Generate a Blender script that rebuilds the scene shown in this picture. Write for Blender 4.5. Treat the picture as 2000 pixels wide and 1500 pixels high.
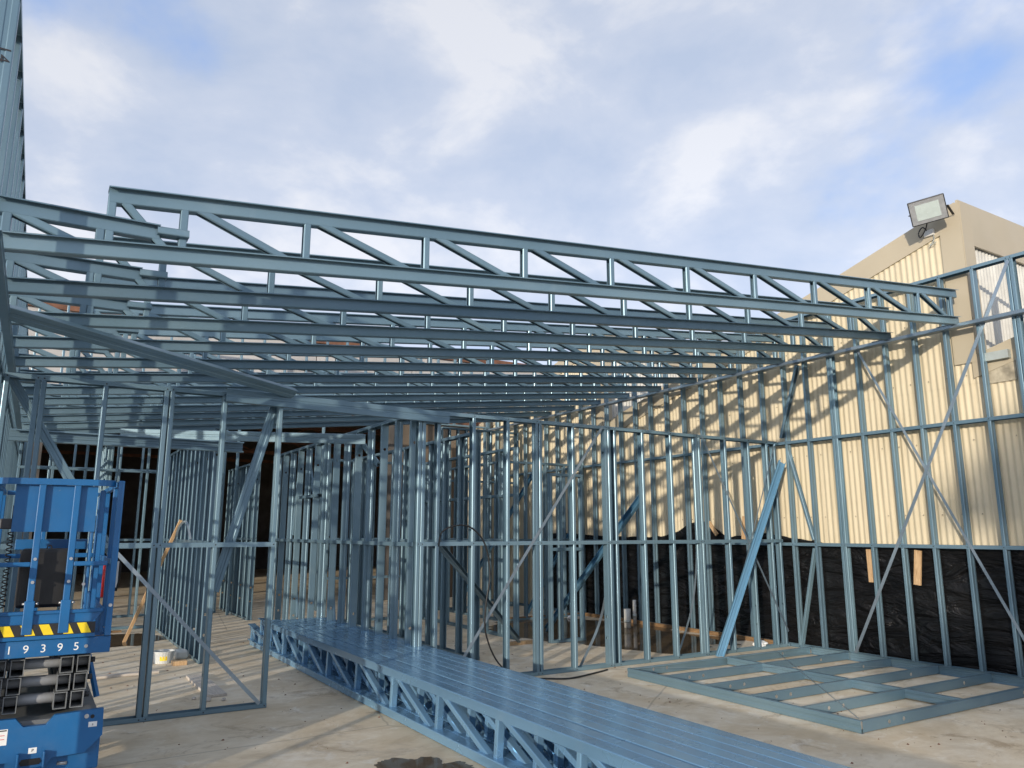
import bpy, bmesh, math, random
from mathutils import Vector, Matrix, Quaternion, noise
random.seed(7)
for o in list(bpy.data.objects): bpy.data.objects.remove(o)
scene = bpy.context.scene
COL = scene.collection
R = math.radians
V = Vector

# ------------------------------------------------------------------ camera
cam_d = bpy.data.cameras.new('camera'); cam = bpy.data.objects.new('camera', cam_d); COL.objects.link(cam)
cam_d.sensor_fit = 'HORIZONTAL'; cam_d.sensor_width = 36.0; cam_d.lens = 36.0 * 1490.35 / 2000.0
cam_d.clip_start = 0.05; cam_d.clip_end = 5000
cam.location = (0, 0, 1.55); cam.rotation_euler = (R(90 + 10.96), 0, R(-31.684))
scene.camera = cam

# ------------------------------------------------------------------ sky, sun, exposure
SUN_RAY = V((1.0, 0.75, -0.215)).normalized()          # direction the light travels
SUN_EL = math.asin(-SUN_RAY.z)
SUN_AZ = math.atan2(-SUN_RAY.x, -SUN_RAY.y)            # clockwise from +Y
world = bpy.data.worlds.new('World'); scene.world = world; world.use_nodes = True
nt = world.node_tree; nt.nodes.clear()
def N(tree, typ, **kw):
    n = tree.nodes.new(typ)
    for k, v in kw.items():
        if k.startswith('i_'): n.inputs[k[2:].replace('_', ' ')].default_value = v
        else: setattr(n, k, v)
    return n
def math_node(tree, op, a, b=None, clamp=False):
    n = tree.nodes.new('ShaderNodeMath'); n.operation = op; n.use_clamp = clamp
    for i, s in enumerate((a, b)):
        if s is None: continue
        if isinstance(s, (int, float)): n.inputs[i].default_value = s
        else: tree.links.new(s, n.inputs[i])
    return n.outputs[0]
def ramp(tree, fac, stops, interp='LINEAR'):
    n = tree.nodes.new('ShaderNodeValToRGB'); e = n.color_ramp.elements; n.color_ramp.interpolation = interp
    while len(e) < len(stops): e.new(0.5)
    for el, (p, c) in zip(e, stops):
        el.position = p; el.color = c if len(c) == 4 else (*c, 1)
    tree.links.new(fac, n.inputs[0]); return n.outputs[0]
def mix(tree, fac, a, b, blend='MIX'):
    n = tree.nodes.new('ShaderNodeMix'); n.data_type = 'RGBA'; n.blend_type = blend
    for s, i in ((fac, 0), (a, 6), (b, 7)):
        if isinstance(s, (int, float)): n.inputs[i].default_value = s
        elif isinstance(s, tuple): n.inputs[i].default_value = s if len(s) == 4 else (*s, 1)
        else: tree.links.new(s, n.inputs[i])
    return n.outputs[2]
sky = N(nt, 'ShaderNodeTexSky', sky_type='NISHITA', sun_disc=False)
sky.sun_elevation = SUN_EL; sky.sun_rotation = SUN_AZ; sky.altitude = 50; sky.air_density = 1.0; sky.dust_density = 1.2
tc = N(nt, 'ShaderNodeTexCoord')
mp0 = N(nt, 'ShaderNodeMapping'); mp0.inputs['Scale'].default_value = (1.0, 1.0, 1.75); mp0.inputs['Location'].default_value = (1.9, 0.35, 0.4); nt.links.new(tc.outputs['Generated'], mp0.inputs[0])
n1 = N(nt, 'ShaderNodeTexNoise', i_Scale=2.3, i_Detail=6.0, i_Roughness=0.52, i_Distortion=0.15)
nt.links.new(mp0.outputs[0], n1.inputs['Vector'])
n2 = N(nt, 'ShaderNodeTexNoise', i_Scale=4.6, i_Detail=9.0, i_Roughness=0.55, i_Distortion=0.2)
nt.links.new(mp0.outputs[0], n2.inputs['Vector'])
cover = ramp(nt, n1.outputs['Fac'], [(0.31, (0, 0, 0)), (0.47, (1, 1, 1))], 'EASE')
shade = ramp(nt, n2.outputs['Fac'], [(0.36, (2.5, 2.95, 3.85)), (0.50, (2.95, 3.3, 4.05)), (0.62, (3.9, 4.05, 4.45))])
blue = mix(nt, 1.0, sky.outputs[0], (0.95, 1.12, 1.5), 'MULTIPLY')
thin = mix(nt, 0.55, blue, (2.7, 3.7, 6.0))
lum = N(nt, 'ShaderNodeRGBToBW'); nt.links.new(sky.outputs[0], lum.inputs[0])
glow = math_node(nt, 'ADD', math_node(nt, 'MULTIPLY', lum.outputs[0], 0.16), 0.9)       # the cloud deck is brighter where the sky behind it is
gl3 = N(nt, 'ShaderNodeCombineXYZ')
for i in range(3): nt.links.new(glow, gl3.inputs[i])
skycol = mix(nt, cover, thin, mix(nt, 1.0, shade, gl3.outputs[0], 'MULTIPLY'))
bg = N(nt, 'ShaderNodeBackground', i_Strength=0.1); nt.links.new(skycol, bg.inputs[0])
wo = N(nt, 'ShaderNodeOutputWorld'); nt.links.new(bg.outputs[0], wo.inputs[0])
sl = bpy.data.lights.new('sun', 'SUN'); sl.energy = 2.3; sl.angle = R(0.8); sl.color = (1.0, 0.88, 0.72)
sun = bpy.data.objects.new('sun', sl); COL.objects.link(sun); sun.location = (-24, -18, 9)
sun.rotation_euler = SUN_RAY.to_track_quat('-Z', 'Y').to_euler()
vs = scene.view_settings; vs.view_transform = 'Standard'; vs.look = 'None'; vs.exposure = 0.80; vs.gamma = 1.0; vs.use_curve_mapping = False
scene.render.engine = 'CYCLES'; scene.cycles.max_bounces = 6; scene.cycles.transparent_max_bounces = 16

# ------------------------------------------------------------------ materials
def new_mat(name):
    m = bpy.data.materials.new(name); m.use_nodes = True
    b = m.node_tree.nodes['Principled BSDF']; return m, m.node_tree, b
def coords(t, kind='Object', scale=(1, 1, 1), random_shift=False):
    c = t.nodes.new('ShaderNodeTexCoord'); mpn = t.nodes.new('ShaderNodeMapping'); mpn.inputs['Scale'].default_value = scale
    t.links.new(c.outputs[kind], mpn.inputs[0])
    if random_shift:
        oi = t.nodes.new('ShaderNodeObjectInfo'); mu = math_node(t, 'MULTIPLY', oi.outputs['Random'], 37.0)
        cb = t.nodes.new('ShaderNodeCombineXYZ')
        for i in range(3): t.links.new(mu, cb.inputs[i])
        t.links.new(cb.outputs[0], mpn.inputs['Location'])
    return mpn.outputs[0]
def tex(t, vec, scale, detail=4.0, rough=0.55, dist=0.0):
    n = t.nodes.new('ShaderNodeTexNoise'); n.inputs['Scale'].default_value = scale; n.inputs['Detail'].default_value = detail
    n.inputs['Roughness'].default_value = rough; n.inputs['Distortion'].default_value = dist
    t.links.new(vec, n.inputs['Vector']); return n.outputs['Fac']
def bump(t, b, h, strength, dist=0.01):
    n = t.nodes.new('ShaderNodeBump'); n.inputs['Strength'].default_value = strength; n.inputs['Distance'].default_value = dist
    t.links.new(h, n.inputs['Height']); t.links.new(n.outputs[0], b.inputs['Normal'])
def plain(name, col, rough=0.6, metal=0.0, var=0.12, scale=6.0, bmp=0.0):
    m, t, b = new_mat(name); v = coords(t, random_shift=True); f = tex(t, v, scale)
    lo = tuple(c * (1 - var) for c in col); hi = tuple(min(1, c * (1 + var)) for c in col)
    t.links.new(ramp(t, f, [(0.3, lo), (0.7, hi)]), b.inputs['Base Color'])
    b.inputs['Metallic'].default_value = metal
    rr = ramp(t, tex(t, v, scale * 2.3), [(0.3, (max(0.02, rough - 0.08),) * 3), (0.7, (min(1, rough + 0.08),) * 3)])
    t.links.new(rr, b.inputs['Roughness'])
    if bmp: bump(t, b, tex(t, v, scale * 4), bmp)
    return m

def steel_mat(name, lo, mid, hi, metal=0.55, rough=0.36):
    m, t, b = new_mat(name); v = coords(t, random_shift=True)
    oi = t.nodes.new('ShaderNodeObjectInfo')
    f = tex(t, v, 1.1, 2, 0.5); fine = tex(t, v, 5.0, 2, 0.5)
    c = ramp(t, f, [(0.28, lo), (0.5, mid), (0.74, hi)])
    tone = ramp(t, oi.outputs['Random'], [(0.0, (0.82, 0.84, 0.86)), (0.5, (1, 1, 1)), (1.0, (1.12, 1.1, 1.06))])
    c = mix(t, 1.0, c, tone, 'MULTIPLY')
    # dried water marks and handling scuffs
    scuff = ramp(t, tex(t, v, 3.2, 4, 0.55, 0.8), [(0.60, (0, 0, 0)), (0.78, (1, 1, 1))])
    c = mix(t, math_node(t, 'MULTIPLY', scuff, 0.06), c, (0.62, 0.68, 0.68))
    t.links.new(c, b.inputs['Base Color']); b.inputs['Metallic'].default_value = metal
    t.links.new(ramp(t, fine, [(0.3, (rough - 0.05,) * 3), (0.7, (rough + 0.06,) * 3)]), b.inputs['Roughness'])
    return m
M = {}
M['steel'] = steel_mat('blue_steel', (0.128, 0.212, 0.27), (0.150, 0.24, 0.302), (0.178, 0.272, 0.332), 0.38, 0.34)
M['steel_bright'] = steel_mat('bright_blue_steel', (0.11, 0.27, 0.42), (0.15, 0.33, 0.49), (0.21, 0.40, 0.55), 0.5, 0.34)
M['steel_bundle'] = steel_mat('bundle_blue_steel', (0.19, 0.36, 0.54), (0.20, 0.38, 0.57), (0.215, 0.40, 0.60), 0.5, 0.24)
M['strap'] = steel_mat('galvanised_strap', (0.21, 0.27, 0.325), (0.26, 0.325, 0.385), (0.33, 0.40, 0.46), 0.6, 0.34)
M['cream'] = plain('cream_cladding', (0.66, 0.565, 0.385), 0.75, 0, 0.06, 1.3)
def cream():
    m, t, b = new_mat('cream_cladding'); v = coords(t)
    c = ramp(t, tex(t, v, 0.8, 5, 0.6), [(0.3, (0.55, 0.485, 0.345)), (0.7, (0.63, 0.55, 0.395))])
    c = mix(t, 0.7, c, ramp(t, tex(t, coords(t, scale=(3, 9, 0.35)), 1.6, 6, 0.65, 0.3), [(0.30, (0.74, 0.71, 0.66)), (0.48, (1, 1, 1)), (0.75, (1.05, 1.04, 1.02))]), 'MULTIPLY')
    grime = ramp(t, tex(t, v, 2.4, 9, 0.74, 1.0), [(0.60, (0, 0, 0)), (0.76, (1, 1, 1))]); c = mix(t, math_node(t, 'MULTIPLY', grime, 0.35), c, (0.36, 0.31, 0.23))
    t.links.new(c, b.inputs['Base Color']); b.inputs['Roughness'].default_value = 0.7; return m
M['cream'] = cream()
M['flash'] = plain('cream_flashing', (0.43, 0.375, 0.275), 0.5, 0, 0.05, 1.0)
M['clear'] = plain('translucent_sheet', (0.58, 0.57, 0.52), 0.35, 0, 0.16, 3.0)
M['stain'] = plain('grimy_cream_sheet', (0.36, 0.32, 0.24), 0.8, 0, 0.4, 9)
M['zinc'] = plain('zinc_flashing', (0.42, 0.46, 0.44), 0.45, 0.3, 0.12, 5)
M['rust'] = plain('rusty_steel', (0.16, 0.075, 0.045), 0.85, 0, 0.4, 5, 0.3)
M['beige'] = plain('old_beige_sheet', (0.42, 0.405, 0.39), 0.7, 0, 0.18, 1.2)
M['brown'] = plain('darkened_brown_wall', (0.12, 0.095, 0.07), 0.85, 0, 0.35, 1.5, 0.2)  # brown base darkened to stand in for shade at the back
M['dark'] = plain('dark_interior', (0.085, 0.078, 0.072), 0.9, 0, 0.4, 1.5)  # even dark base colour for the warehouse interior
M['roofing'] = plain('weathered_roofing', (0.35, 0.33, 0.31), 0.7, 0.1, 0.15, 1.0)
M['wood'] = None
def lift_paint():
    m, t, b = new_mat('blue_lift_paint'); v = coords(t, random_shift=True)
    c = ramp(t, tex(t, v, 3.0, 4), [(0.3, (0.007, 0.098, 0.265)), (0.7, (0.010, 0.122, 0.32))])
    chip = ramp(t, tex(t, v, 16.0, 8, 0.7, 1.0), [(0.66, (0, 0, 0)), (0.70, (1, 1, 1))]); c = mix(t, math_node(t, 'MULTIPLY', chip, 0.35), c, (0.16, 0.20, 0.24))
    dust = ramp(t, tex(t, v, 5.0, 7, 0.7), [(0.5, (0, 0, 0)), (0.8, (1, 1, 1))]); c = mix(t, math_node(t, 'MULTIPLY', dust, 0.09), c, (0.28, 0.27, 0.24))
    t.links.new(c, b.inputs['Base Color']); t.links.new(ramp(t, tex(t, v, 7.0, 4), [(0.3, (0.32,) * 3), (0.7, (0.55,) * 3)]), b.inputs['Roughness']); return m
M['lift'] = lift_paint()
M['grey_arm'] = plain('grey_arm_paint', (0.16, 0.17, 0.175), 0.5, 0.1, 0.15, 5)
M['grey_pin'] = plain('grey_tube_paint', (0.30, 0.31, 0.32), 0.45, 0.15, 0.15, 5)
M['black'] = plain('black_plastic', (0.010, 0.010, 0.011), 0.5, 0, 0.3, 6)
M['rubber'] = plain('grey_tyre_rubber', (0.30, 0.28, 0.25), 0.85, 0, 0.25, 8)
M['yellow'] = plain('hazard_yellow', (0.85, 0.62, 0.02), 0.5, 0, 0.08, 12)
M['tapeblack'] = plain('hazard_black', (0.02, 0.02, 0.022), 0.5, 0, 0.2, 12)
M['white'] = plain('white_print', (0.78, 0.79, 0.78), 0.6, 0, 0.06, 20)
M['ink'] = plain('black_marker', (0.02, 0.02, 0.025), 0.6, 0, 0.1, 20)
M['bolt'] = plain('zinc_bolt', (0.55, 0.55, 0.55), 0.35, 0.8, 0.1, 20)
M['red'] = plain('red_paint', (0.60, 0.02, 0.018), 0.35, 0, 0.1, 8)
M['orange'] = plain('orange_timber', (0.62, 0.33, 0.10), 0.7, 0, 0.2, 8)
M['pvc'] = plain('grey_pvc', (0.62, 0.61, 0.57), 0.5, 0, 0.1, 10)
M['bucket'] = plain('clear_white_plastic', (0.56, 0.58, 0.57), 0.35, 0, 0.08, 8)
M['lampbody'] = plain('charcoal_lamp_body', (0.035, 0.036, 0.04), 0.5, 0.2, 0.2, 10)
M['lampglass'] = plain('frosted_lamp_lens', (0.42, 0.48, 0.46), 0.2, 0, 0.06, 10)
M['silver'] = plain('silver_reflector', (0.40, 0.41, 0.42), 0.35, 0.6, 0.1, 10)
M['brick'] = plain('dull_brick', (0.30, 0.17, 0.12), 0.85, 0, 0.25, 3)
M['bark'] = plain('bark', (0.13, 0.10, 0.075), 0.9, 0, 0.35, 6, 0.4)
M['leaf'] = plain('leaf', (0.065, 0.105, 0.03), 0.6, 0, 0.35, 3)
def wood_mat(name, a, bcol):
    m, t, b = new_mat(name); v = coords(t, scale=(9, 9, 1.2), random_shift=True)
    f = tex(t, v, 3.5, 6, 0.6, 1.5); t.links.new(ramp(t, f, [(0.3, a), (0.7, bcol)]), b.inputs['Base Color'])
    b.inputs['Roughness'].default_value = 0.8; bump(t, b, f, 0.25); return m
M['wood'] = wood_mat('raw_timber', (0.36, 0.22, 0.11), (0.60, 0.42, 0.24))
M['greywood'] = wood_mat('weathered_plank', (0.38, 0.34, 0.30), (0.62, 0.57, 0.50))
M['wetwood'] = wood_mat('wet_brown_timber', (0.13, 0.075, 0.035), (0.30, 0.18, 0.085))

def concrete():
    m, t, b = new_mat('stained_concrete'); v = coords(t)
    big = tex(t, v, 0.30, 6, 0.62, 0.6); midn = tex(t, v, 1.6, 8, 0.68, 0.8); fine = tex(t, v, 22, 5, 0.7)
    trow = tex(t, coords(t, scale=(0.9, 1.3, 1)), 2.6, 9, 0.72, 0.5)
    c = ramp(t, midn, [(0.25, (0.52, 0.435, 0.315)), (0.45, (0.70, 0.62, 0.485)), (0.62, (0.76, 0.695, 0.575)), (0.8, (0.81, 0.765, 0.675))])
    c = mix(t, 0.6, c, ramp(t, trow, [(0.28, (0.62, 0.55, 0.46)), (0.5, (0.97, 0.95, 0.92)), (0.75, (1.08, 1.07, 1.06))]), 'MULTIPLY')
    c = mix(t, 0.75, c, ramp(t, big, [(0.32, (0.72, 0.64, 0.54)), (0.5, (1.0, 0.98, 0.95)), (0.7, (1.06, 1.06, 1.07))]), 'MULTIPLY')
    st = ramp(t, tex(t, v, 4.2, 9, 0.75, 1.5), [(0.60, (0, 0, 0)), (0.72, (1, 1, 1))])
    c = mix(t, math_node(t, 'MULTIPLY', st, 0.30), c, (0.24, 0.19, 0.14))
    warm = ramp(t, tex(t, coords(t, scale=(1, 1.1, 1)), 1.1, 10, 0.74, 0.7), [(0.44, (0, 0, 0)), (0.62, (1, 1, 1))])
    c = mix(t, math_node(t, 'MULTIPLY', warm, 0.72), c, (0.56, 0.44, 0.285))
    blot = ramp(t, tex(t, v, 1.9, 10, 0.76, 0.9), [(0.555, (0, 0, 0)), (0.64, (1, 1, 1))])
    c = mix(t, math_node(t, 'MULTIPLY', blot, 0.62), c, (0.31, 0.225, 0.14))
    pale = ramp(t, tex(t, v, 2.6, 9, 0.72, 1.2), [(0.55, (0, 0, 0)), (0.66, (1, 1, 1))])
    c = mix(t, math_node(t, 'MULTIPLY', pale, 0.45), c, (0.80, 0.775, 0.71))
    wet = ramp(t, tex(t, v, 0.55, 9, 0.72, 1.0), [(0.60, (0, 0, 0)), (0.66, (1, 1, 1))])
    c = mix(t, math_node(t, 'MULTIPLY', wet, 0.35), c, (0.25, 0.20, 0.15))
    spk = ramp(t, fine, [(0.70, (0, 0, 0)), (0.78, (1, 1, 1))]); c = mix(t, math_node(t, 'MULTIPLY', spk, 0.25), c, (0.20, 0.17, 0.14))
    vor = t.nodes.new('ShaderNodeTexVoronoi'); vor.feature = 'DISTANCE_TO_EDGE'; vor.inputs['Scale'].default_value = 0.28
    wv = mix(t, 0.06, v, tex(t, v, 3.0, 5, 0.6), 'ADD'); t.links.new(wv, vor.inputs['Vector'])
    crk = ramp(t, vor.outputs['Distance'], [(0.0, (1, 1, 1)), (0.0035, (0, 0, 0))]); c = mix(t, math_node(t, 'MULTIPLY', crk, 0.45), c, (0.16, 0.13, 0.10))
    t.links.new(c, b.inputs['Base Color'])
    t.links.new(ramp(t, midn, [(0.3, (0.55,) * 3), (0.6, (0.85,) * 3)]), b.inputs['Roughness'])
    bump(t, b, mix(t, 0.5, fine, midn), 0.16, 0.01); return m
M['concrete'] = concrete()
def water():
    m, t, b = new_mat('puddle_water'); v = coords(t)
    b.inputs['Base Color'].default_value = (0.15, 0.115, 0.075, 1); b.inputs['Roughness'].default_value = 0.06
    b.inputs['IOR'].default_value = 1.38; 
    tr = t.nodes.new('ShaderNodeBsdfTransparent'); tr.inputs[0].default_value = (0.55, 0.48, 0.40, 1)
    ms = t.nodes.new('ShaderNodeMixShader'); ms.inputs[0].default_value = 0.68
    out = t.nodes['Material Output']; t.links.new(tr.outputs[0], ms.inputs[1]); t.links.new(b.outputs[0], ms.inputs[2]); t.links.new(ms.outputs[0], out.inputs[0])
    return m
M['water'] = water()
def film():
    m, t, b = new_mat('black_plastic_film'); v = coords(t)
    t.links.new(ramp(t, tex(t, v, 1.5, 6), [(0.3, (0.004, 0.004, 0.005)), (0.75, (0.009, 0.009, 0.0095))]), b.inputs['Base Color'])
    b.inputs['Roughness'].default_value = 0.40
    b.inputs['Specular IOR Level'].default_value = 0.28
    bump(t, b, tex(t, coords(t, scale=(1, 0.45, 1.7)), 2.6, 4, 0.5, 1.6), 1.0, 0.16); return m
M['film'] = film()

# ------------------------------------------------------------------ builders
def link(name, me, mat=None, parent=None, matrix=None):
    o = bpy.data.objects.new(name, me); COL.objects.link(o)
    if mat is not None and me is not None and not me.materials: me.materials.append(mat)
    elif mat is not None and me is not None and me.materials[0] is not mat:
        o.material_slots[0].link = 'OBJECT'; o.material_slots[0].material = mat
    if parent is not None:
        o.parent = parent; base = PM[parent.name]
        if matrix is not None: o.matrix_basis = base.inverted() @ matrix
        else: o.matrix_basis = base.inverted()
        PM[o.name] = matrix if matrix is not None else Matrix()
    else:
        if matrix is not None: o.matrix_basis = matrix
        PM[o.name] = matrix if matrix is not None else Matrix()
    return o
PM = {}
def tag(o, label, cat, group=None, kind=None):
    o['label'] = label; o['category'] = cat
    if group: o['group'] = group
    if kind: o['kind'] = kind
    return o
def thing(name, loc, label, cat, group=None):
    o = bpy.data.objects.new(name, None); COL.objects.link(o); o.location = loc; o.empty_display_size = 0.2
    PM[o.name] = Matrix.Translation(loc); return tag(o, label, cat, group)
def mesh(verts, faces, name='mesh', smooth=False):
    me = bpy.data.meshes.new(name); me.from_pydata([tuple(v) for v in verts], [], faces); me.update()
    if smooth:
        for p in me.polygons: p.use_smooth = True
    return me
CH = {}
def channel_mesh(W, D, L, lips=True, holes=()):
    key = (round(W, 4), round(D, 4), round(L, 3), lips, holes)
    if key in CH: return CH[key]
    w, d, r, l = W / 2, D / 2, 0.006, 0.014
    pts = []
    if lips: pts += [(d, -w + l), (d, -w + r), (d - r, -w)]
    else: pts += [(d, -w)]
    pts += [(-d + r, -w), (-d + r * 0.3, -w + r * 0.3), (-d, -w + r)]
    mid0 = len(pts)
    if not holes:
        if W > 0.06: pts += [(-d, -0.014), (-d + 0.004, -0.009), (-d + 0.004, 0.009), (-d, 0.014)]
    pts += [(-d, w - r), (-d + r * 0.3, w - r * 0.3), (-d + r, w)]
    if lips: pts += [(d - r, w), (d, w - r), (d, w - l)]
    else: pts += [(d, w)]
    n = len(pts); verts = [(x, y, z) for z in (0, L) for x, y in pts]; faces = []
    for i in range(n - 1):
        if holes and i == mid0 - 1: continue
        faces.append((i, i + 1, n + i + 1, n + i))
    if holes:
        y0, y1 = -w + r, w - r; hr = 0.017; rows = []
        zs = [0.0]
        for h in sorted(holes): zs += [h - 0.03, h + 0.03]
        zs.append(L)
        for k in range(len(zs) - 1):
            a, bb = zs[k], zs[k + 1]
            b0 = len(verts)
            if k % 2 == 0:
                verts += [(-d, y0, a), (-d, y1, a), (-d, y1, bb), (-d, y0, bb)]; faces.append((b0, b0 + 1, b0 + 2, b0 + 3))
            else:
                c = (a + bb) / 2
                outer = [(y1, c), (y1, bb), (0, bb), (y0, bb), (y0, c), (y0, a), (0, a), (y1, a)]
                for i in range(8):
                    verts.append((-d, outer[i][0], outer[i][1]))
                for i in range(8):
                    an = i * math.pi / 4; verts.append((-d, hr * math.cos(an), c + hr * math.sin(an)))
                for i in range(8):
                    j = (i + 1) % 8; faces.append((b0 + i, b0 + j, b0 + 8 + j, b0 + 8 + i))
    me = mesh(verts, faces, 'channel'); CH[key] = me; return me
def chord_mesh(L, h=0.088, d=0.100):
    key = ('chord', round(L, 3), h)
    if key in CH: return CH[key]
    f, b, z = d / 2, -d / 2, h / 2; w = f - 0.036; r = 0.005
    strips = [[(f, z - 0.009), (f, z - r), (f - r, z), (b + r, z), (b, z - r), (b, z - 0.014)],
              [(w, z - 0.001), (w, -z + r), (w - r, -z), (b + r, -z), (b, -z + r), (b, -z + 0.014)]]
    verts = []; faces = []
    for st in strips:
        n = len(st); k = len(verts); verts += [(x, y, q) for q in (0, L) for x, y in st]
        faces += [(k + i, k + i + 1, k + n + i + 1, k + n + i) for i in range(n - 1)]
    CH[key] = mesh(verts, faces, 'chord'); return CH[key]
def frame_matrix(p0, p1, o):
    z = (V(p1) - V(p0)).normalized(); x = V(o); x = (x - z * x.dot(z)).normalized(); y = z.cross(x)
    m = Matrix((x, y, z)).transposed().to_4x4(); m.translation = V(p0); return m
def member(name, parent, p0, p1, o, W=0.09, D=0.04, mat='steel', lips=True, holes=()):
    """cold-formed channel from p0 to p1; o = the way its open side faces"""
    L = (V(p1) - V(p0)).length
    return link(name, channel_mesh(W, D, L, lips, tuple(holes)), M[mat], parent, frame_matrix(p0, p1, o))
def chord(name, parent, p0, p1, h=0.088):
    # local +x faces the front (-y), local +y must point up
    m = frame_matrix(p0, p1, (0, -1, 0)); L = (V(p1) - V(p0)).length
    if m.col[1].z < 0: m = frame_matrix(p1, p0, (0, -1, 0))
    return link(name, chord_mesh(L, h), M['steel'], parent, m)
def box_mesh(sx, sy, sz, bev=0.0):
    key = ('b', round(sx, 4), round(sy, 4), round(sz, 4), bev)
    if key in CH: return CH[key]
    bm = bmesh.new(); bmesh.ops.create_cube(bm, size=1); bmesh.ops.scale(bm, vec=(sx, sy, sz), verts=bm.verts)
    if bev: bmesh.ops.bevel(bm, geom=bm.edges[:], offset=bev, segments=2, affect='EDGES', profile=0.5)
    me = bpy.data.meshes.new('box'); bm.to_mesh(me); bm.free(); CH[key] = me; return me
def box(name, parent, lo, hi, mat, bev=0.0, rot=None):
    lo, hi = V(lo), V(hi); c = (lo + hi) / 2; s = hi - lo
    m = Matrix.Translation(c)
    if rot: m = m @ rot.to_4x4()
    mm = M[mat] if isinstance(mat, str) else mat
    me = box_mesh(*s, bev).copy() if False else box_mesh(*s, bev)
    return link(name, me, mm, parent, m)
def bar(name, parent, p0, p1, w, h, mat, up=(0, 0, 1), bev=0.0):
    L = (V(p1) - V(p0)).length; m = frame_matrix(p0, p1, up) @ Matrix.Translation((0, 0, L / 2))
    return link(name, box_mesh(h, w, L, bev), M[mat], parent, m)
def cyl_mesh(r, L, n=14, r2=None):
    key = ('c', round(r, 4), round(L, 4), n, r2)
    if key in CH: return CH[key]
    r2 = r if r2 is None else r2
    verts = [(rr * math.cos(2 * math.pi * i / n), rr * math.sin(2 * math.pi * i / n), z) for z, rr in ((0, r), (L, r2)) for i in range(n)]
    faces = [(i, (i + 1) % n, n + (i + 1) % n, n + i) for i in range(n)] + [tuple(range(n - 1, -1, -1)), tuple(range(n, 2 * n))]
    me = mesh(verts, faces, 'cylinder'); 
    for p in me.polygons[:n]: p.use_smooth = True
    CH[key] = me; return me
def rod(name, parent, p0, p1, r, mat, n=14, r2=None):
    z = (V(p1) - V(p0)); o = V((1, 0, 0)) if abs(z.normalized().x) < 0.9 else V((0, 1, 0))
    return link(name, cyl_mesh(r, z.length, n, r2), M[mat], parent, frame_matrix(p0, p1, o))
def sweep_mesh(pts, sect, closed_caps=True, up=V((0, 0, 1)), smooth=True):
    pts = [V(p) for p in pts]; n = len(sect); verts = []; faces = []
    for i, p in enumerate(pts):
        t = (pts[min(i + 1, len(pts) - 1)] - pts[max(i - 1, 0)]).normalized()
        u = up if abs(t.dot(up)) < 0.95 else V((1, 0, 0))
        s = t.cross(u).normalized(); q = s.cross(t).normalized()
        verts += [p + s * a + q * b for a, b in sect]
    for i in range(len(pts) - 1):
        for j in range(n):
            k = (j + 1) % n; faces.append((i * n + j, i * n + k, (i + 1) * n + k, (i + 1) * n + j))
    if closed_caps: faces += [tuple(range(n - 1, -1, -1)), tuple((len(pts) - 1) * n + j for j in range(n))]
    return mesh(verts, faces, 'sweep', smooth)
def circ(r, n=8): return [(r * math.cos(2 * math.pi * i / n), r * math.sin(2 * math.pi * i / n)) for i in range(n)]
def rect(w, h): return [(-w / 2, -h / 2), (w / 2, -h / 2), (w / 2, h / 2), (-w / 2, h / 2)]
def spline(pts, k=6):
    pts = [V(p) for p in pts]; out = []
    for i in range(len(pts) - 1):
        a, b, c, d = pts[max(i - 1, 0)], pts[i], pts[i + 1], pts[min(i + 2, len(pts) - 1)]
        for s in range(k):
            t = s / k
            out.append(0.5 * ((2 * b) + (c - a) * t + (2 * a - 5 * b + 4 * c - d) * t * t + (3 * b - a - 3 * c + d) * t ** 3))
    out.append(pts[-1]); return out
def plate_poly(name, parent, pts, y0, y1, mat):
    """polygon given in x,z, extruded from y0 to y1"""
    n = len(pts); verts = [(x, y0, z) for x, z in pts] + [(x, y1, z) for x, z in pts]
    faces = [tuple(range(n)), tuple(range(2 * n - 1, n - 1, -1))] + [(i, (i + 1) % n, n + (i + 1) % n, n + i)[::-1] for i in range(n)]
    me = mesh(verts, faces, name); bm = bmesh.new(); bm.from_mesh(me); bmesh.ops.triangulate(bm, faces=[f for f in bm.faces if len(f.verts) > 4]); bmesh.ops.recalc_face_normals(bm, faces=bm.faces); bm.to_mesh(me); bm.free()
    return link(name, me, M[mat], parent)
def lettering(name, parent, text, size, matrix, mat, extrude=0.0006):
    cu = bpy.data.curves.new('lettering', 'FONT'); cu.body = text; cu.size = size; cu.align_x = 'CENTER'; cu.align_y = 'CENTER'; cu.extrude = extrude
    tmp = bpy.data.objects.new('tmp', cu); COL.objects.link(tmp)
    me = bpy.data.meshes.new_from_object(tmp.evaluated_get(bpy.context.evaluated_depsgraph_get())); bpy.data.objects.remove(tmp)
    me.materials.clear()
    return link(name, me, M[mat], parent, matrix)
def structure(name, me, mat, matrix=None):
    o = link(name, me, M[mat], None, matrix); o['kind'] = 'structure'; return o

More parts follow.
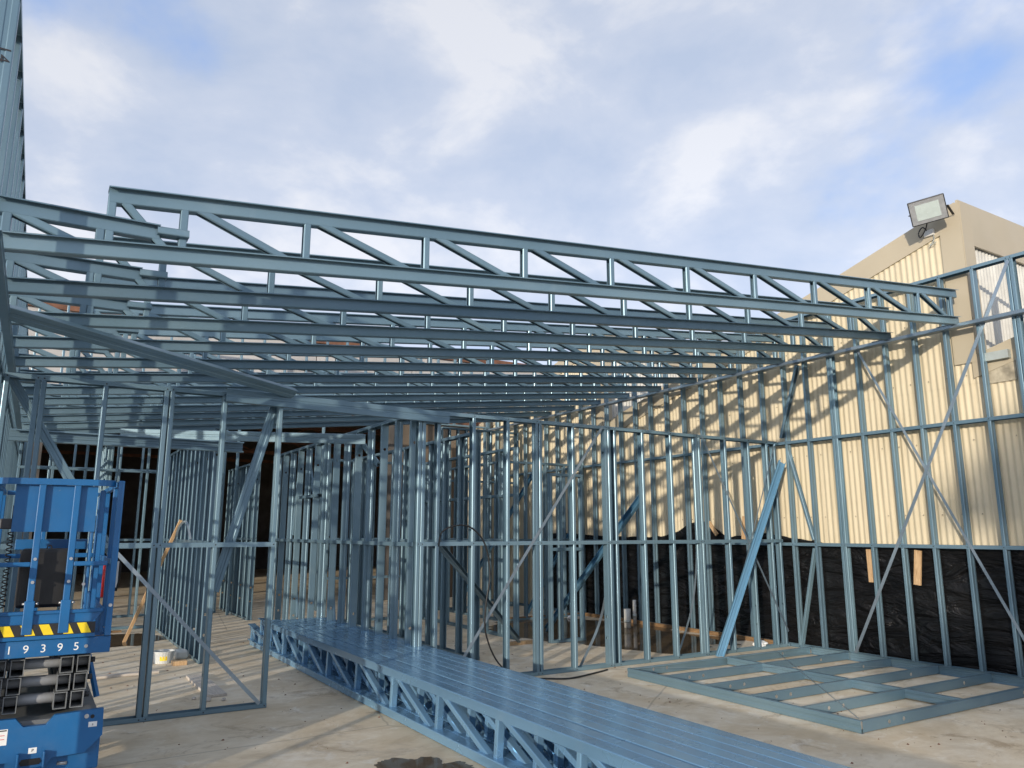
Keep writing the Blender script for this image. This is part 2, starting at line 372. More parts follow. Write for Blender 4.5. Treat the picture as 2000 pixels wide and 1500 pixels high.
# ------------------------------------------------------------------ ground
structure('ground', mesh([(-900, -900, 0), (900, -900, 0), (900, 900, 0), (-900, 900, 0)], [(0, 1, 2, 3)]), 'concrete')
def puddle(name, cx, cy, rx, ry, rot, seed, label, z=0.004, lob=0.35):
    pts = []; n = 200
    for i in range(n):
        a = 2 * math.pi * i / n
        k = 1 + lob * noise.noise(V((math.cos(a) * 1.6 + seed, math.sin(a) * 1.6, seed * 2))) + 0.14 * noise.noise(V((math.cos(a) * 5, math.sin(a) * 5 + seed, 3))) + 0.07 * noise.noise(V((math.cos(a) * 14, math.sin(a) * 14 + seed, 7))) + 0.04 * noise.noise(V((math.cos(a) * 37, math.sin(a) * 37, seed)))
        x, y = math.cos(a) * rx * k, math.sin(a) * ry * k
        pts.append((cx + x * math.cos(rot) - y * math.sin(rot), cy + x * math.sin(rot) + y * math.cos(rot), z))
    o = link(name, mesh(pts, [tuple(range(n))]), M['water']); tag(o, label, 'puddle')
puddle('puddle', 7.75, 9.85, 1.35, 2.25, 0.12, 2.1, 'wide brown puddle along the foot of the right-hand wall frame')
puddle('puddle', 2.32, 4.80, 0.46, 0.46, 0.5, 5.3, 'small dark puddle beside the stack of trusses in the foreground', lob=0.7)
puddle('puddle', 1.05, 12.9, 0.75, 0.75, 0.2, 8.7, 'puddle behind the leaning timber stick at the left')

# ------------------------------------------------------------------ cream shed at the right
CX = 9.205
def roofline(y):
    k = math.floor((y - 4.6) / 7.0); return 5.5 - 0.277 * (y - (4.6 + 7.0 * k))
shed = thing('cream_shed', (CX, 8, 0), 'cream corrugated metal shed with sawtooth roofline behind the right-hand wall frame', 'shed')
def corr_sheet(name, y0, y1, zlo, zhi_f, x, mat, parent, axis='y'):
    nseg = max(4, int(round((y1 - y0) / 0.0127))); verts = []; faces = []
    for i in range(nseg + 1):
        y = y0 + (y1 - y0) * i / nseg; dx = -0.0085 * math.cos(2 * math.pi * y / 0.0762)
        for z in (zlo, zhi_f(y)):
            verts.append((x + dx, y, z) if axis == 'y' else (y, x + dx, z))
    for i in range(nseg): faces.append((2 * i, 2 * i + 1, 2 * i + 3, 2 * i + 2))
    return link(name, mesh(verts, faces, 'sheet', True), M[mat], parent)
y = 0.79
while y < 18.5:
    corr_sheet('cladding_sheet', y, min(y + 0.775, 18.6), 0.0, lambda q: 3.29, CX, 'cream', shed); y += 0.762
for a, bnd in ((0.79, 4.6), (4.6, 11.6), (11.6, 18.6)):
    y = a
    while y < bnd - 0.02:
        e = min(y + 0.775, bnd)
        corr_sheet('cladding_sheet', y, e, 3.25, (lambda q, s=a: (roofline(min(q, 4.599)) if s < 4 else 5.5 - 0.277 * (q - s)) - 0.04), CX - 0.004, 'cream', shed); y += 0.762
def slope_cap(y0, y1, ztop0, ztop1, h, name, mat='flash'):
    x0, x1 = CX - 0.030, CX + 0.05
    v = []
    for (yy, zt) in ((y0, ztop0), (y1, ztop1)):
        v += [(x0, yy, zt - h), (x0, yy, zt), (x1, yy, zt + 0.012), (x1, yy, zt - h)]
    link(name, mesh(v, [(0, 1, 5, 4), (1, 2, 6, 5), (3, 0, 4, 7), (0, 3, 2, 1), (4, 5, 6, 7)]), M[mat], shed)
slope_cap(4.60, 11.6, 5.5, 3.56, 0.30, 'barge_capping'); slope_cap(11.6, 18.6, 5.5, 3.56, 0.30, 'barge_capping'); slope_cap(0.79, 4.6, 4.62, 3.57, 0.26, 'barge_capping')
# vertical faces of the sawtooth with translucent sheets under a deep flashing
for yf in (4.6, 11.6):
    x = CX + 0.05
    box('fascia_panel', shed, (CX - 0.028, yf - 0.05, 4.98), (CX + 5.2, yf - 0.02, 5.52), 'flash')
    while x < CX + 5:
        corr_sheet('translucent_sheet', x, x + 0.775, 3.4, lambda q: 5.0, yf, 'clear', shed, 'x'); x += 0.762
    box('corner_trim', shed, (CX - 0.034, yf - 0.056, 3.50), (CX - 0.018, yf + 0.20, 5.49), 'flash')
    box('corner_trim', shed, (CX - 0.0175, yf - 0.062, 3.50), (CX + 0.22, yf - 0.0515, 5.49), 'flash')
for yf in (-2.4, 4.6, 11.6):
    v = [(CX + 0.02, yf + 0.02, 5.5), (CX + 5.2, yf + 0.02, 5.5), (CX + 5.2, yf + 6.98, 3.55), (CX + 0.02, yf + 6.98, 3.55)]
    link('roof_slope', mesh(v, [(0, 1, 2, 3)]), M['roofing'], shed)
box('rear_wall', shed, (CX + 5.2, -2.4, 0), (CX + 5.3, 18.6, 5.5), 'cream')
box('end_wall', shed, (CX + 0.02, 18.6, 0), (CX + 5.2, 18.7, 5.5), 'cream')
box('end_wall', shed, (CX + 0.02, 0.78, 0), (CX + 5.2, 0.79, 4.6), 'cream')
box('rainwater_flashing', shed, (CX - 0.10, 4.17, 3.47), (CX - 0.032, 4.43, 3.565), 'zinc')
box('stain_sheet', shed, (CX - 0.022, 4.14, 3.22), (CX - 0.016, 4.46, 3.465), 'stain')  # thin sheet standing in for the stain under the flashing
for zz in (2.42, ):
    bar('conduit', shed, (CX - 0.03, 4.08, 0.9), (CX - 0.03, 4.12, 3.46), 0.018, 0.018, 'zinc')
bm = bmesh.new(); q90 = V((0, 0, 1)).rotation_difference(V((-1, 0, 0))).to_matrix().to_4x4()
for zz in (1.75, 2.6, 3.36, 4.1):
    yy = 0.8
    while yy < 13:
        if zz < (roofline(yy) if yy < 11.6 else 5.5) - 0.35: bmesh.ops.create_cone(bm, cap_ends=True, segments=6, radius1=0.009, radius2=0.006, depth=0.008, matrix=Matrix.Translation((CX - 0.016, yy, zz)) @ q90)
        yy += 0.2286
me = bpy.data.meshes.new('cladding_screws'); bm.to_mesh(me); bm.free(); o = link('cladding_screws', me, M['stain'], shed); o['kind'] = 'stuff'
# black plastic film along its foot
def film_mesh():
    verts = []; faces = []; ys = [1.0 + 0.06 * i for i in range(210)]; nz = 26
    keys = [(0.8, 1.38), (4.3, 1.385), (5.4, 1.39), (6.7, 1.385), (7.3, 1.47), (7.95, 1.55), (8.2, 1.49), (8.5, 1.47), (8.75, 1.6), (9.0, 1.72), (9.3, 1.69), (9.6, 1.55), (10.0, 1.47), (11.3, 1.46), (12.9, 1.53), (13.7, 1.5)]
    def top(y):
        for (a, za), (b, zb) in zip(keys, keys[1:]):
            if a <= y <= b: return za + (zb - za) * (y - a) / (b - a)
        return 1.45
    for y in ys:
        zt = top(y) + 0.02 * noise.noise(V((y * 5, 0, 0)))
        for j in range(nz + 1):
            f = j / nz; z = f * zt
            w = 0.034 * noise.noise(V((y * 1.3 + z * 1.2, z * 3.2, 1))) + 0.02 * noise.noise(V((y * 2.5 - z * 2, z * 8, 5)))
            verts.append((9.160 + 0.5 * w * (0.4 + 0.6 * math.sin(math.pi * min(1, f * 1.05))) + 0.014 * f, y, z))
    for i in range(len(ys) - 1):
        for j in range(nz):
            a = i * (nz + 1) + j; faces.append((a, a + 1, a + nz + 2, a + nz + 1))
    return mesh(verts, faces, 'film', True)
tag(link('plastic_film', film_mesh(), M['film']), 'wrinkled black plastic film hung along the foot of the cream shed', 'plastic sheet')
def wood_block(p0, p1, w, h, label, mat='wood', group=None):
    o = bar('timber_block', None, p0, p1, w, h, mat, up=(1, 0, 0), bev=0.004); tag(o, label, 'timber', group)
wood_block((9.133, 6.10, 1.33), (9.138, 6.10, 0.92), 0.075, 0.03, 'narrow timber batten pinning the black film, beside a wall stud')
wood_block((9.128, 5.45, 1.33), (9.130, 5.50, 0.92), 0.085, 0.03, 'wider knotty timber batten pinning the black film between two studs')
wood_block((9.135, 8.11, 1.78), (9.135, 8.15, 1.44), 0.07, 0.03, 'short timber batten rising above the black film near the middle')
wood_block((9.135, 8.86, 1.72), (9.135, 8.68, 1.50), 0.06, 0.03, 'tilted timber offcut at the raised peak of the black film')
# floodlight on a bracket
lc = V((8.85, 4.74, 5.375)); ln = V((-0.72, -0.42, -0.42)).normalized()
lx = V((0.42, -0.86, 0.10)); lx = (lx - ln * lx.dot(ln)).normalized(); ly = ln.cross(lx)
LM = Matrix((lx, ly, ln)).transposed().to_4x4(); LM.translation = lc
fl = thing('floodlight', tuple(lc), 'black floodlight with a square lens on the cream shed corner', 'floodlight')
link('housing', box_mesh(0.40, 0.30, 0.05, 0.008), M['lampbody'], fl, LM)
link('bezel', box_mesh(0.375, 0.275, 0.006), M['silver'], fl, LM @ Matrix.Translation((0, 0, 0.0275)))
link('lens', box_mesh(0.26, 0.19, 0.006), M['lampglass'], fl, LM @ Matrix.Translation((0, 0, 0.033)))
for i in range(9): link('cooling_fin', box_mesh(0.006, 0.22, 0.05), M['lampbody'], fl, LM @ Matrix.Translation((-0.14 + 0.035 * i, 0, -0.048)))
for s in (-1, 1):
    bar('bracket_arm', fl, tuple(lc + lx * 0.207 * s - ly * 0.0), tuple(V((9.15, 4.72 - 0.12 * s, 5.34))), 0.028, 0.006, 'lampbody')
box('junction_box', fl, (9.14, 4.86, 5.17), (9.20, 4.98, 5.25), 'pvc', 0.004)
link('cable', sweep_mesh(spline([lc - ln * 0.05, (9.0, 4.86, 5.24), (9.08, 4.99, 5.16), (9.12, 5.03, 5.24), (9.13, 4.98, 5.30), (9.15, 4.93, 5.23)]), circ(0.008, 6)), M['black'], fl)
link('cable', sweep_mesh(spline([(9.17, 4.88, 5.18), (9.14, 4.86, 5.10), (9.14, 4.92, 5.04), (9.15, 4.84, 5.07)]), circ(0.006, 6)), M['zinc'], fl)

# ------------------------------------------------------------------ old warehouse behind
old = thing('old_warehouse', (4, 17, 0), 'old beige warehouse with rusty eaves and a dark open interior at the back', 'warehouse')
x = -8.0
while x < 16:
    z0 = 4.35
    o = box('facade_sheet', old, (x, 17.0, z0), (x + 1.18, 17.05 + 0.01 * (int(x * 7) % 3), 5.84), 'beige'); x += 1.2
box('eaves_beam', old, (-8, 16.93, 5.84), (16, 17.06, 6.0), 'rust')
box('lintel_beam', old, (-8, 16.95, 4.15), (16, 17.1, 4.345), 'rust')
x = 7.3
while x < 9.2:
    box('wall_panel', old, (x, 17.0, 0), (x + 0.96, 17.06, 4.14), 'brown'); x += 0.98
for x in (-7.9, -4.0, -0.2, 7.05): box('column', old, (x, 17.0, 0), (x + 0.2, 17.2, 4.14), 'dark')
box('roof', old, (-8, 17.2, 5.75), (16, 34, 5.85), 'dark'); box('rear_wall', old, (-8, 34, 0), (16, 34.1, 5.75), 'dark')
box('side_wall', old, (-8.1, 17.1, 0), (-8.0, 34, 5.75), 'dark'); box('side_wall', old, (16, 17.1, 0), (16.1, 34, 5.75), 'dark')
for k in range(4):
    yy = 19.5 + 3.5 * k
    bar('roof_truss_chord', old, (-8, yy, 4.2), (16, yy, 4.2), 0.08, 0.1, 'rust'); bar('roof_truss_chord', old, (-8, yy, 5.2), (16, yy, 5.2), 0.08, 0.1, 'rust')
    for i in range(12): bar('roof_truss_web', old, (-8 + 2 * i, yy, 4.25 if i % 2 else 5.15), (-6 + 2 * i, yy, 5.15 if i % 2 else 4.25), 0.05, 0.05, 'rust')

# ------------------------------------------------------------------ framed walls
HN = (0.32, 0.56, 2.5)
def wall(name, axis, c, s0, s1, height, studs, label, nogs=(1.42,), zb=0.0, plates=True, openside=1, group=None, holes=True, cat='wall frame', doubles=(), gaps=(), mat='steel'):
    """axis 'x': runs along x in plane y=c (front face); axis 'y': runs along y in plane x=c"""
    def P(s, z, dep=0.045): return (s, c + dep, z) if axis == 'x' else (c + dep, s, z)
    t = thing(name, P((s0 + s1) / 2, zb), label, cat, group)
    od = V((openside, 0, 0)) if axis == 'x' else V((0, openside, 0))
    segs = [(s0, s1)]
    for g0, g1 in gaps:
        segs = [q for a, b in segs for q in ((a, min(b, g0)), (max(a, g1), b)) if q[1] - q[0] > 0.05]
    for a, b in segs:
        member('bottom_plate', t, P(a, zb + 0.02), P(b, zb + 0.02), (0, 0, 1), 0.096, 0.04, mat, False)
        for nz in nogs: member('nogging', t, P(a, nz), P(b, nz), (0, 0, -1), 0.097, 0.042, mat, False)
    member('top_plate', t, P(s0, zb + height - 0.02), P(s1, zb + height - 0.02), (0, 0, -1), 0.096, 0.04, mat, False)
    for i, s in enumerate(studs):
        hh = HN if (holes and i % 2 == 0 and height < 3.2) else ()
        fl_ = -od if s in doubles else od
        member('stud', t, P(s, zb + 0.004), P(s, zb + height - 0.004), fl_, 0.09, 0.04, mat, True, tuple(h for h in hh if h < height - 0.05))
    return t
def screws(t, pts, n):
    """small screw heads proud of the face, n = outward normal"""
    bm = bmesh.new(); q = V((0, 0, 1)).rotation_difference(V(n)).to_matrix().to_4x4()
    for p in pts: bmesh.ops.create_cone(bm, cap_ends=True, segments=6, radius1=0.0075, radius2=0.005, depth=0.006, matrix=Matrix.Translation(p) @ q)
    me = bpy.data.meshes.new('screw_heads'); bm.to_mesh(me); bm.free(); o = link('screw_heads', me, M['lampbody'], t); o['kind'] = 'stuff'
def strap(name, parent, p0, p1, w, n, mat='strap'):
    z = (V(p1) - V(p0)); L = z.length; m = frame_matrix(p0, p1, n) @ Matrix.Translation((0, 0, L / 2))
    return link(name, box_mesh(0.0015, w, L), M[mat], parent, m)

# front wall, left of the doorway
FY = 7.35
st = [-0.30, -0.085, -0.04, 0.42, 0.905, 0.955, 1.41, 1.925]
wl = wall('stud_frame', 'x', FY, -0.32, 1.945, 2.83, st, 'front wall frame behind the blue lift, left of the doorway', (1.435,), doubles=(-0.085, 0.905), openside=1)
strap('strap_brace', wl, (0.60, FY - 0.006, 1.40), (1.88, FY - 0.006, 0.04), 0.032, (0, 1, 0))
member('diagonal_brace', wl, (-0.27, FY + 0.135, 2.80), (0.62, FY + 0.135, 1.33), (0, 1, 0), 0.075, 0.04)
member('diagonal_brace', wl, (1.90, FY + 0.14, 2.76), (1.45, FY + 0.14, 1.02), (0, 1, 0), 0.09, 0.04)
screws(wl, [(s + d, FY - 0.004, z) for s in st for d in (0,) for z in (0.02, 1.435, 2.805)], (0, -1, 0))
# front wall, right of the doorway
st2 = [3.40, 3.445, 3.62, 4.05, 4.49, 4.88, 4.93, 5.40, 5.90, 5.945, 6.04, 6.49, 6.97, 7.44, 7.485, 7.98, 8.44, 8.82, 8.99]
wr = wall('stud_frame', 'x', FY, 3.38, 9.03, 2.83, st2, 'long front wall frame with diagonal strap, right of the doorway', (1.425,), doubles=(4.88, 5.90, 7.44), openside=-1)
strap('strap_brace', wr, (5.84, FY - 0.006, 2.82), (3.78, FY - 0.006, 0.05), 0.034, (0, 1, 0))
strap('strap_brace', wr, (7.52, FY - 0.007, 2.82), (9.02, FY - 0.007, 0.20), 0.028, (0, 1, 0))
strap('strap_brace', wr, (8.98, FY - 0.009, 2.80), (7.75, FY - 0.009, 0.05), 0.018, (0, 1, 0))
screws(wr, [(s, FY - 0.004, z) for s in st2 for z in (0.02, 1.425, 2.81)], (0, -1, 0))
lintel = member('lintel_beam', None, (1.40, FY - 0.03, 2.795), (3.71, FY - 0.03, 2.755), (0, 1, 0), 0.125, 0.06)
tag(lintel, 'deep steel lintel laid over the doorway of the front wall frame', 'beam')
br = member('steel_brace', None, (-0.335, 5.88, 2.985), (2.02, 7.30, 2.865), (-0.3, 0.9, 0.75), 0.095, 0.06)
tag(br, 'long loose steel channel slanting down from the upper left to the lintel', 'beam')

# right-hand wall with parapet
RX = 9.05
st3 = [3.58, 4.00, 4.045, 4.43, 4.82, 5.21, 5.60, 6.00, 6.385, 6.43, 6.83, 7.20]
yy = 7.61
while yy < 15.9: st3.append(round(yy, 3)); yy += 0.41
rw = wall('stud_frame', 'y', RX, 3.2, 16.0, 4.61, st3, 'tall wall frame with crossed straps in front of the cream shed', (1.38, 2.80), doubles=(4.00, 6.385), openside=1, holes=False)
strap('strap_brace', rw, (RX - 0.006, 5.96, 3.90), (RX - 0.006, 4.14, 0.02), 0.032, (1, 0, 0))
strap('strap_brace', rw, (RX - 0.009, 4.02, 4.55), (RX - 0.009, 6.36, 0.02), 0.04, (1, 0, 0))
member('diagonal_brace', rw, (RX - 0.02, 6.90, 3.88), (RX - 0.02, 7.25, 2.87), (0, -1, 0), 0.07, 0.04)
member('diagonal_brace', rw, (RX + 0.04, 7.21, 2.74), (RX + 0.04, 6.87, 1.44), (0, -1, 0), 0.07, 0.035)
member('diagonal_brace', rw, (RX + 0.04, 6.87, 1.33), (RX + 0.04, 7.19, 0.03), (0, -1, 0), 0.07, 0.035)
bp = member('bearing_plate', rw, (8.995, 3.2, 3.918), (8.995, 16.0, 3.918), (1, 0, 0), 0.045, 0.105, 'strap', False)
for k in range(14):
    yk = 4.58 + 0.845 * k
    if yk < 15.8: box('joint_plate', rw, (8.935, yk + 0.10, 3.9415), (9.04, yk + 0.26, 3.945), 'strap')
screws(rw, [(RX - 0.004, s, z) for s in st3[:14] for z in (0.02, 1.38, 2.80, 4.585)], (-1, 0, 0))
pk = bar('timber_packer', None, (9.0, 7.5, 0.03), (9.0, 12.0, 0.03), 0.05, 0.055, 'wetwood'); tag(pk, 'wet brown timber packer along the foot of the right-hand wall frame', 'timber')
pk = bar('timber_packer', None, (7.25, 12.0, 0.03), (8.9, 12.0, 0.03), 0.05, 0.055, 'wetwood'); tag(pk, 'wet brown timber packer crossing the floor at the far end of the puddle', 'timber')

# left wall seen edge on
st4 = []; yy = 4.32
while yy < 15.9: st4.append(round(yy, 3)); yy += 0.40
lw = wall('stud_frame', 'y', -0.415, 4.30, 16.0, 4.28, st4, 'tall wall frame at the left edge, seen end on with writing on its first stud', (1.4, 2.8), openside=1, holes=False)
member('bearing_plate', lw, (-0.295, 4.30, 2.96), (-0.295, 16.0, 2.96), (-1, 0, 0), 0.07, 0.05, 'steel', False)
tm = Matrix.Translation((-0.368, 4.2985, 3.915)) @ Matrix.Rotation(R(90), 4, 'X') @ Matrix.Rotation(R(-90), 4, 'Z')
lettering('marker_writing', lw, 'L4', 0.085, tm, 'ink')

# inner walls
def rng(a, b, s):
    out = []; q = a
    while q < b - 0.01: out.append(round(q, 3)); q += s
    return out + [b]
wb = wall('stud_frame', 'y', 3.40, 7.46, 13.3, 2.83, rng(7.62, 13.28, 0.42), 'partition frame running back from the right side of the doorway', (1.42,), openside=1)
for p0, p1 in (((11.62, 2.78), (11.25, 2.12)), ((12.05, 2.60), (12.2, 1.5)), ((10.30, 2.55), (10.45, 1.5)), ((12.09, 1.36), (11.74, 0.3)), ((10.37, 1.38), (10.08, 0.3)), ((9.45, 2.74), (8.75, 2.36))):
    member('diagonal_brace', wb, (3.49, p0[0], p0[1]), (3.49, p1[0], p1[1]), (1, 0, 0), 0.075, 0.03)
member('window_sill', wb, (3.445, 10.73, 2.06), (3.445, 11.68, 2.06), (0, 0, -1), 0.1, 0.045, lips=False)
wall('stud_frame', 'y', 3.40, 14.5, 16.9, 2.83, rng(14.52, 16.88, 0.40), 'far partition frame beyond the gap in the doorway partition', (1.42,), openside=-1)
wall('stud_frame', 'y', 1.84, 10.1, 14.1, 2.83, rng(10.12, 14.08, 0.34), 'dense partition frame left of the doorway passage', (1.42,), openside=-1)
wall('stud_frame', 'x', 14.25, -0.30, 1.80, 3.05, rng(-0.28, 1.78, 0.46), 'back wall frame at the left behind the lift', (1.3, 2.55), openside=-1)
wall('stud_frame', 'x', 11.95, 7.25, 9.0, 2.83, rng(7.27, 8.98, 0.43), 'short cross frame at the far end of the puddle', (1.40,), openside=1)
wall('stud_frame', 'x', 14.3, 7.1, 9.0, 3.72, [7.12, 7.3, 7.5, 7.7, 7.95, 8.3, 8.7, 8.98], 'tall cross frame far back against the brown wall', (1.35, 2.6), openside=-1)
wall('stud_frame', 'x', 13.3, 4.4, 6.2, 2.83, [4.42, 4.85, 5.0, 5.4, 5.85, 6.18], 'cross frame deep in the middle of the building', (0.75, 1.42), openside=1)
wall('stud_frame', 'y', 6.15, 9.9, 13.2, 2.83, rng(9.92, 13.18, 0.45), 'inner partition frame running back behind the front wall studs', (1.42, 2.1), openside=1, holes=False)
wall('stud_frame', 'x', 15.6, -0.3, 9.0, 1.72, rng(-0.28, 8.98, 0.44), 'raised parapet frame in front of the old warehouse facade', (4.9,), zb=3.95, openside=1, holes=False)
pf = bpy.data.objects['stud_frame'] if False else None
for x in (-0.25, 2.0, 3.3, 5.0, 7.0, 8.9):
    o = member('steel_post', None, (x, 15.645, 0.0), (x, 15.645, 3.95), (1, 0, 0), 0.09, 0.045)
    tag(o, {-0.25: 'leftmost steel post under the parapet frame', 2.0: 'second steel post from the left under the parapet frame', 3.3: 'third steel post from the left under the parapet frame', 5.0: 'fourth steel post from the left under the parapet frame', 7.0: 'fifth steel post from the left under the parapet frame', 8.9: 'rightmost steel post under the parapet frame'}[x], 'post', 'posts under the parapet frame')
o = member('steel_beam', None, (-0.27, 8.3, 2.42), (1.80, 8.3, 2.42), (0, -1, 0), 0.11, 0.06); tag(o, 'dark steel channel spanning level behind the left part of the front wall', 'beam')
o = member('steel_beam', None, (0.80, 10.3, 2.72), (3.36, 8.85, 2.66), (0.5, 0.9, 0.15), 0.12, 0.06); tag(o, 'pale steel channel slung across the top of the doorway passage', 'beam')

wall('stud_frame', 'y', 4.75, 8.6, 13.1, 2.83, rng(8.62, 13.08, 0.45), 'second partition frame seen through the first, right of the doorway', (1.42,), openside=-1, holes=False)
wall('stud_frame', 'x', 16.2, -0.25, 3.2, 3.6, rng(-0.23, 3.18, 0.38), 'far cross frame in the dark opening at the left', (1.4, 2.7), openside=1, holes=False)
wall('stud_frame', 'y', 0.95, 14.4, 16.1, 3.05, rng(14.45, 16.08, 0.36), 'short partition frame behind the back-left wall frame', (1.4,), openside=1, holes=False)
wall('stud_frame', 'y', 7.15, 12.1, 14.2, 2.83, rng(12.2, 14.18, 0.40), 'short partition frame between the two far cross frames', (1.4,), openside=-1, holes=False)
wall('stud_frame', 'x', 9.3, 6.4, 7.0, 2.4, [6.42, 6.6, 6.98], 'narrow unfinished frame standing in the middle room', (1.3,), openside=1, holes=False)
# props and loose steel
def prop(p0, p1, o_, label, mat='steel', W=0.09, D=0.045):
    q = member('steel_prop', None, p0, p1, o_, W, D, mat); return tag(q, label, 'prop')
prop((7.53, 7.22, 0.0), (8.99, 7.24, 2.53), (-0.5, -1, 0), 'bright blue channel prop leaning in front of the right wall corner', 'steel_bright', 0.10, 0.055)
prop((7.10, 10.5, 0.0), (6.60, 7.50, 2.02), (-1, 0, 0.2), 'steel prop bracing the long front frame, rising right to a cut end', 'steel_bright', 0.10, 0.05)
prop((6.00, 9.50, 0.03), (3.70, 7.49, 1.43), (0.3, -1, 0.5), 'steel prop slanting down right from the doorway corner to a timber block')
prop((7.40, 14.2, 0.0), (7.95, 12.15, 2.60), (-1, 0, 0.2), 'steel prop leaning against the far cross frame', 'steel_bright')
prop((8.3, 12.9, 0.0), (8.75, 12.1, 1.5), (-1, 0, 0), 'short steel prop behind the puddle cross frame', 'steel_bright', 0.08)
o = box('timber_block', None, (5.75, 9.42, 0), (6.25, 9.52, 0.045), 'wood', 0.003); tag(o, 'short timber block on the floor under a steel prop', 'timber')
def loose_strap(pts, w, label, mat='strap'):
    o = link('loose_strap', sweep_mesh(spline(pts, 8), rect(w, 0.0016), True, V((0, 1, 0)), False), M[mat]); return tag(o, label, 'strap')
loose_strap([(7.57, 7.52, 2.62), (7.55, 7.55, 1.9), (7.60, 7.60, 1.30), (7.50, 7.62, 0.62), (7.22, 7.60, 0.06)], 0.03, 'loose metal strap hanging in a bow behind the long front frame')
loose_strap([(5.96, 7.47, 1.40), (5.955, 7.49, 0.86), (5.83, 7.50, 0.44), (5.56, 7.50, 0.02)], 0.035, 'bright loose strap curling down to the floor behind the double stud')
cb = link('black_cable', sweep_mesh(spline([(3.60, 7.28, 1.40), (3.63, 7.28, 1.54), (3.77, 7.27, 1.61), (3.96, 7.27, 1.60), (4.14, 7.27, 1.43), (4.21, 7.27, 1.11), (4.17, 7.28, 0.8), (4.18, 7.3, 0.5), (4.35, 7.32, 0.18), (4.58, 7.22, 0.02), (4.80, 7.14, 0.012), (5.05, 7.0, 0.012), (5.5, 7.12, 0.012), (5.72, 7.2, 0.012)]), circ(0.009, 6)), M['black'])
tag(cb, 'thin black cable looping off the front frame onto the floor', 'cable')
cb = link('timber_stick', box_mesh(0.045, 0.028, 1.95, 0.002), M['wood'], None, frame_matrix((1.27, 12.6, 0.0), (1.80, 12.1, 1.66), (1, 0, 0)) @ Matrix.Translation((0, 0, 0.9))); tag(cb, 'pale timber stick leaning against the dense partition frame', 'timber')
loose_strap([(1.72, 11.9, 1.35), (1.76, 11.8, 1.62), (1.82, 11.6, 1.68), (1.84, 11.3, 1.45)], 0.03, 'short strap hooped over the top of the leaning timber stick')

# ------------------------------------------------------------------ roof trusses
WX = [0.20, 0.58, 1.31, 2.15, 2.97, 3.81, 4.66, 5.53, 6.41, 7.31, 8.23, 8.91]
def build_truss(name, label, group, y):
    """built in place at plane y, bottom chord 9.32 m long rising 1 in 10"""
    t = thing(name, (-0.3, y, 3.0), label, 'roof truss', group)
    yc = y + 0.047
    bz = lambda x: 3.045 + 0.1008 * (x + 0.3); tz = lambda x: 3.415 + 0.1017 * (x - 0.18)
    chord('bottom_chord', t, (-0.30, yc, bz(-0.30)), (9.02, yc, bz(9.02)))
    chord('top_chord', t, (0.18, yc, tz(0.18)), (9.03, yc, tz(9.03)))
    chord('heel_chord', t, (-0.34, yc, 3.242), (0.455, yc, 3.245), 0.082)
    member('heel_strut', t, (0.44, yc, 3.255), (0.61, yc, 3.262), (0, 0, 1), 0.085, 0.045)
    yw = yc + 0.0145                                     # webs sit behind the chord faces
    for i, x in enumerate([0.155] + WX + [-0.28]):
        top = tz(x) + 0.02 if x > 0.16 else 3.23
        member('vertical_web', t, (x, yw, bz(x) - 0.02), (x, yw, top), (-1, 0, 0), 0.055, 0.044)
    for a, b in zip(WX, WX[1:]):
        x0, x1 = a + 0.045, b - 0.07
        member('diagonal_web', t, (x0, yw, tz(x0) - 0.012), (x1, yw, bz(x1) + 0.012), (0.3, 0, -1), 0.055, 0.044)
    member('diagonal_web', t, (-0.27, yw, 3.225), (0.08, yw, bz(0.08) + 0.015), (0.3, 0, -1), 0.055, 0.044)
    return t
ordinal = ['nearest', 'second', 'third', 'fourth', 'fifth', 'sixth', 'seventh', 'eighth', 'ninth', 'tenth', 'eleventh', 'rearmost']
t0 = build_truss('roof_truss', 'nearest blue steel roof truss, standing clear against the sky', 'roof trusses in a row', 4.58)
def copy_truss(src, label, group):
    r = src.copy(); COL.objects.link(r); r['label'] = label; r['group'] = group
    for ch in src.children:
        c = ch.copy(); COL.objects.link(c); c.parent = r
    return r
for k in range(1, 12):
    lab = f'{ordinal[k]} blue steel roof truss counted from the front' if k < 11 else 'rearmost blue steel roof truss of the roof, lowest in view'
    r = copy_truss(t0, lab, 'roof trusses in a row')
    r.location = (-0.3 + random.uniform(-0.006, 0.006), 4.58 + 0.845 * k, 3.0 + random.uniform(-0.004, 0.004))
# bundle of the same trusses lying on the floor, bottom chords down, heel end away
tilt = math.atan(0.1008)
names = ['outermost left', 'second', 'third', 'fourth', 'fifth', 'sixth', 'seventh', 'outermost right']
xoff = [2.70, 2.8015, 2.918, 3.0195, 3.125, 3.2265, 3.332, 3.4335]
for i in range(8):
    lab = f'{names[i]} truss of the bundle of trusses lying on the floor' if i in (0, 7) else f'{names[i]} truss from the left in the bundle lying on the floor'
    r = copy_truss(t0, lab, 'bundle of trusses on the floor')
    m = Matrix.Translation((xoff[i], 11.05 + (0.35 if i == 0 else random.uniform(-0.06, 0.05)), 0.002)) @ Matrix.Rotation(R(-90), 4, 'Z') @ Matrix.Rotation(tilt, 4, 'Y')
    r.matrix_basis = m
    for ch in r.children:                       # bluer, glossier steel than in the standing frames
        ch.material_slots[0].link = 'OBJECT'; ch.material_slots[0].material = M['steel_bundle']
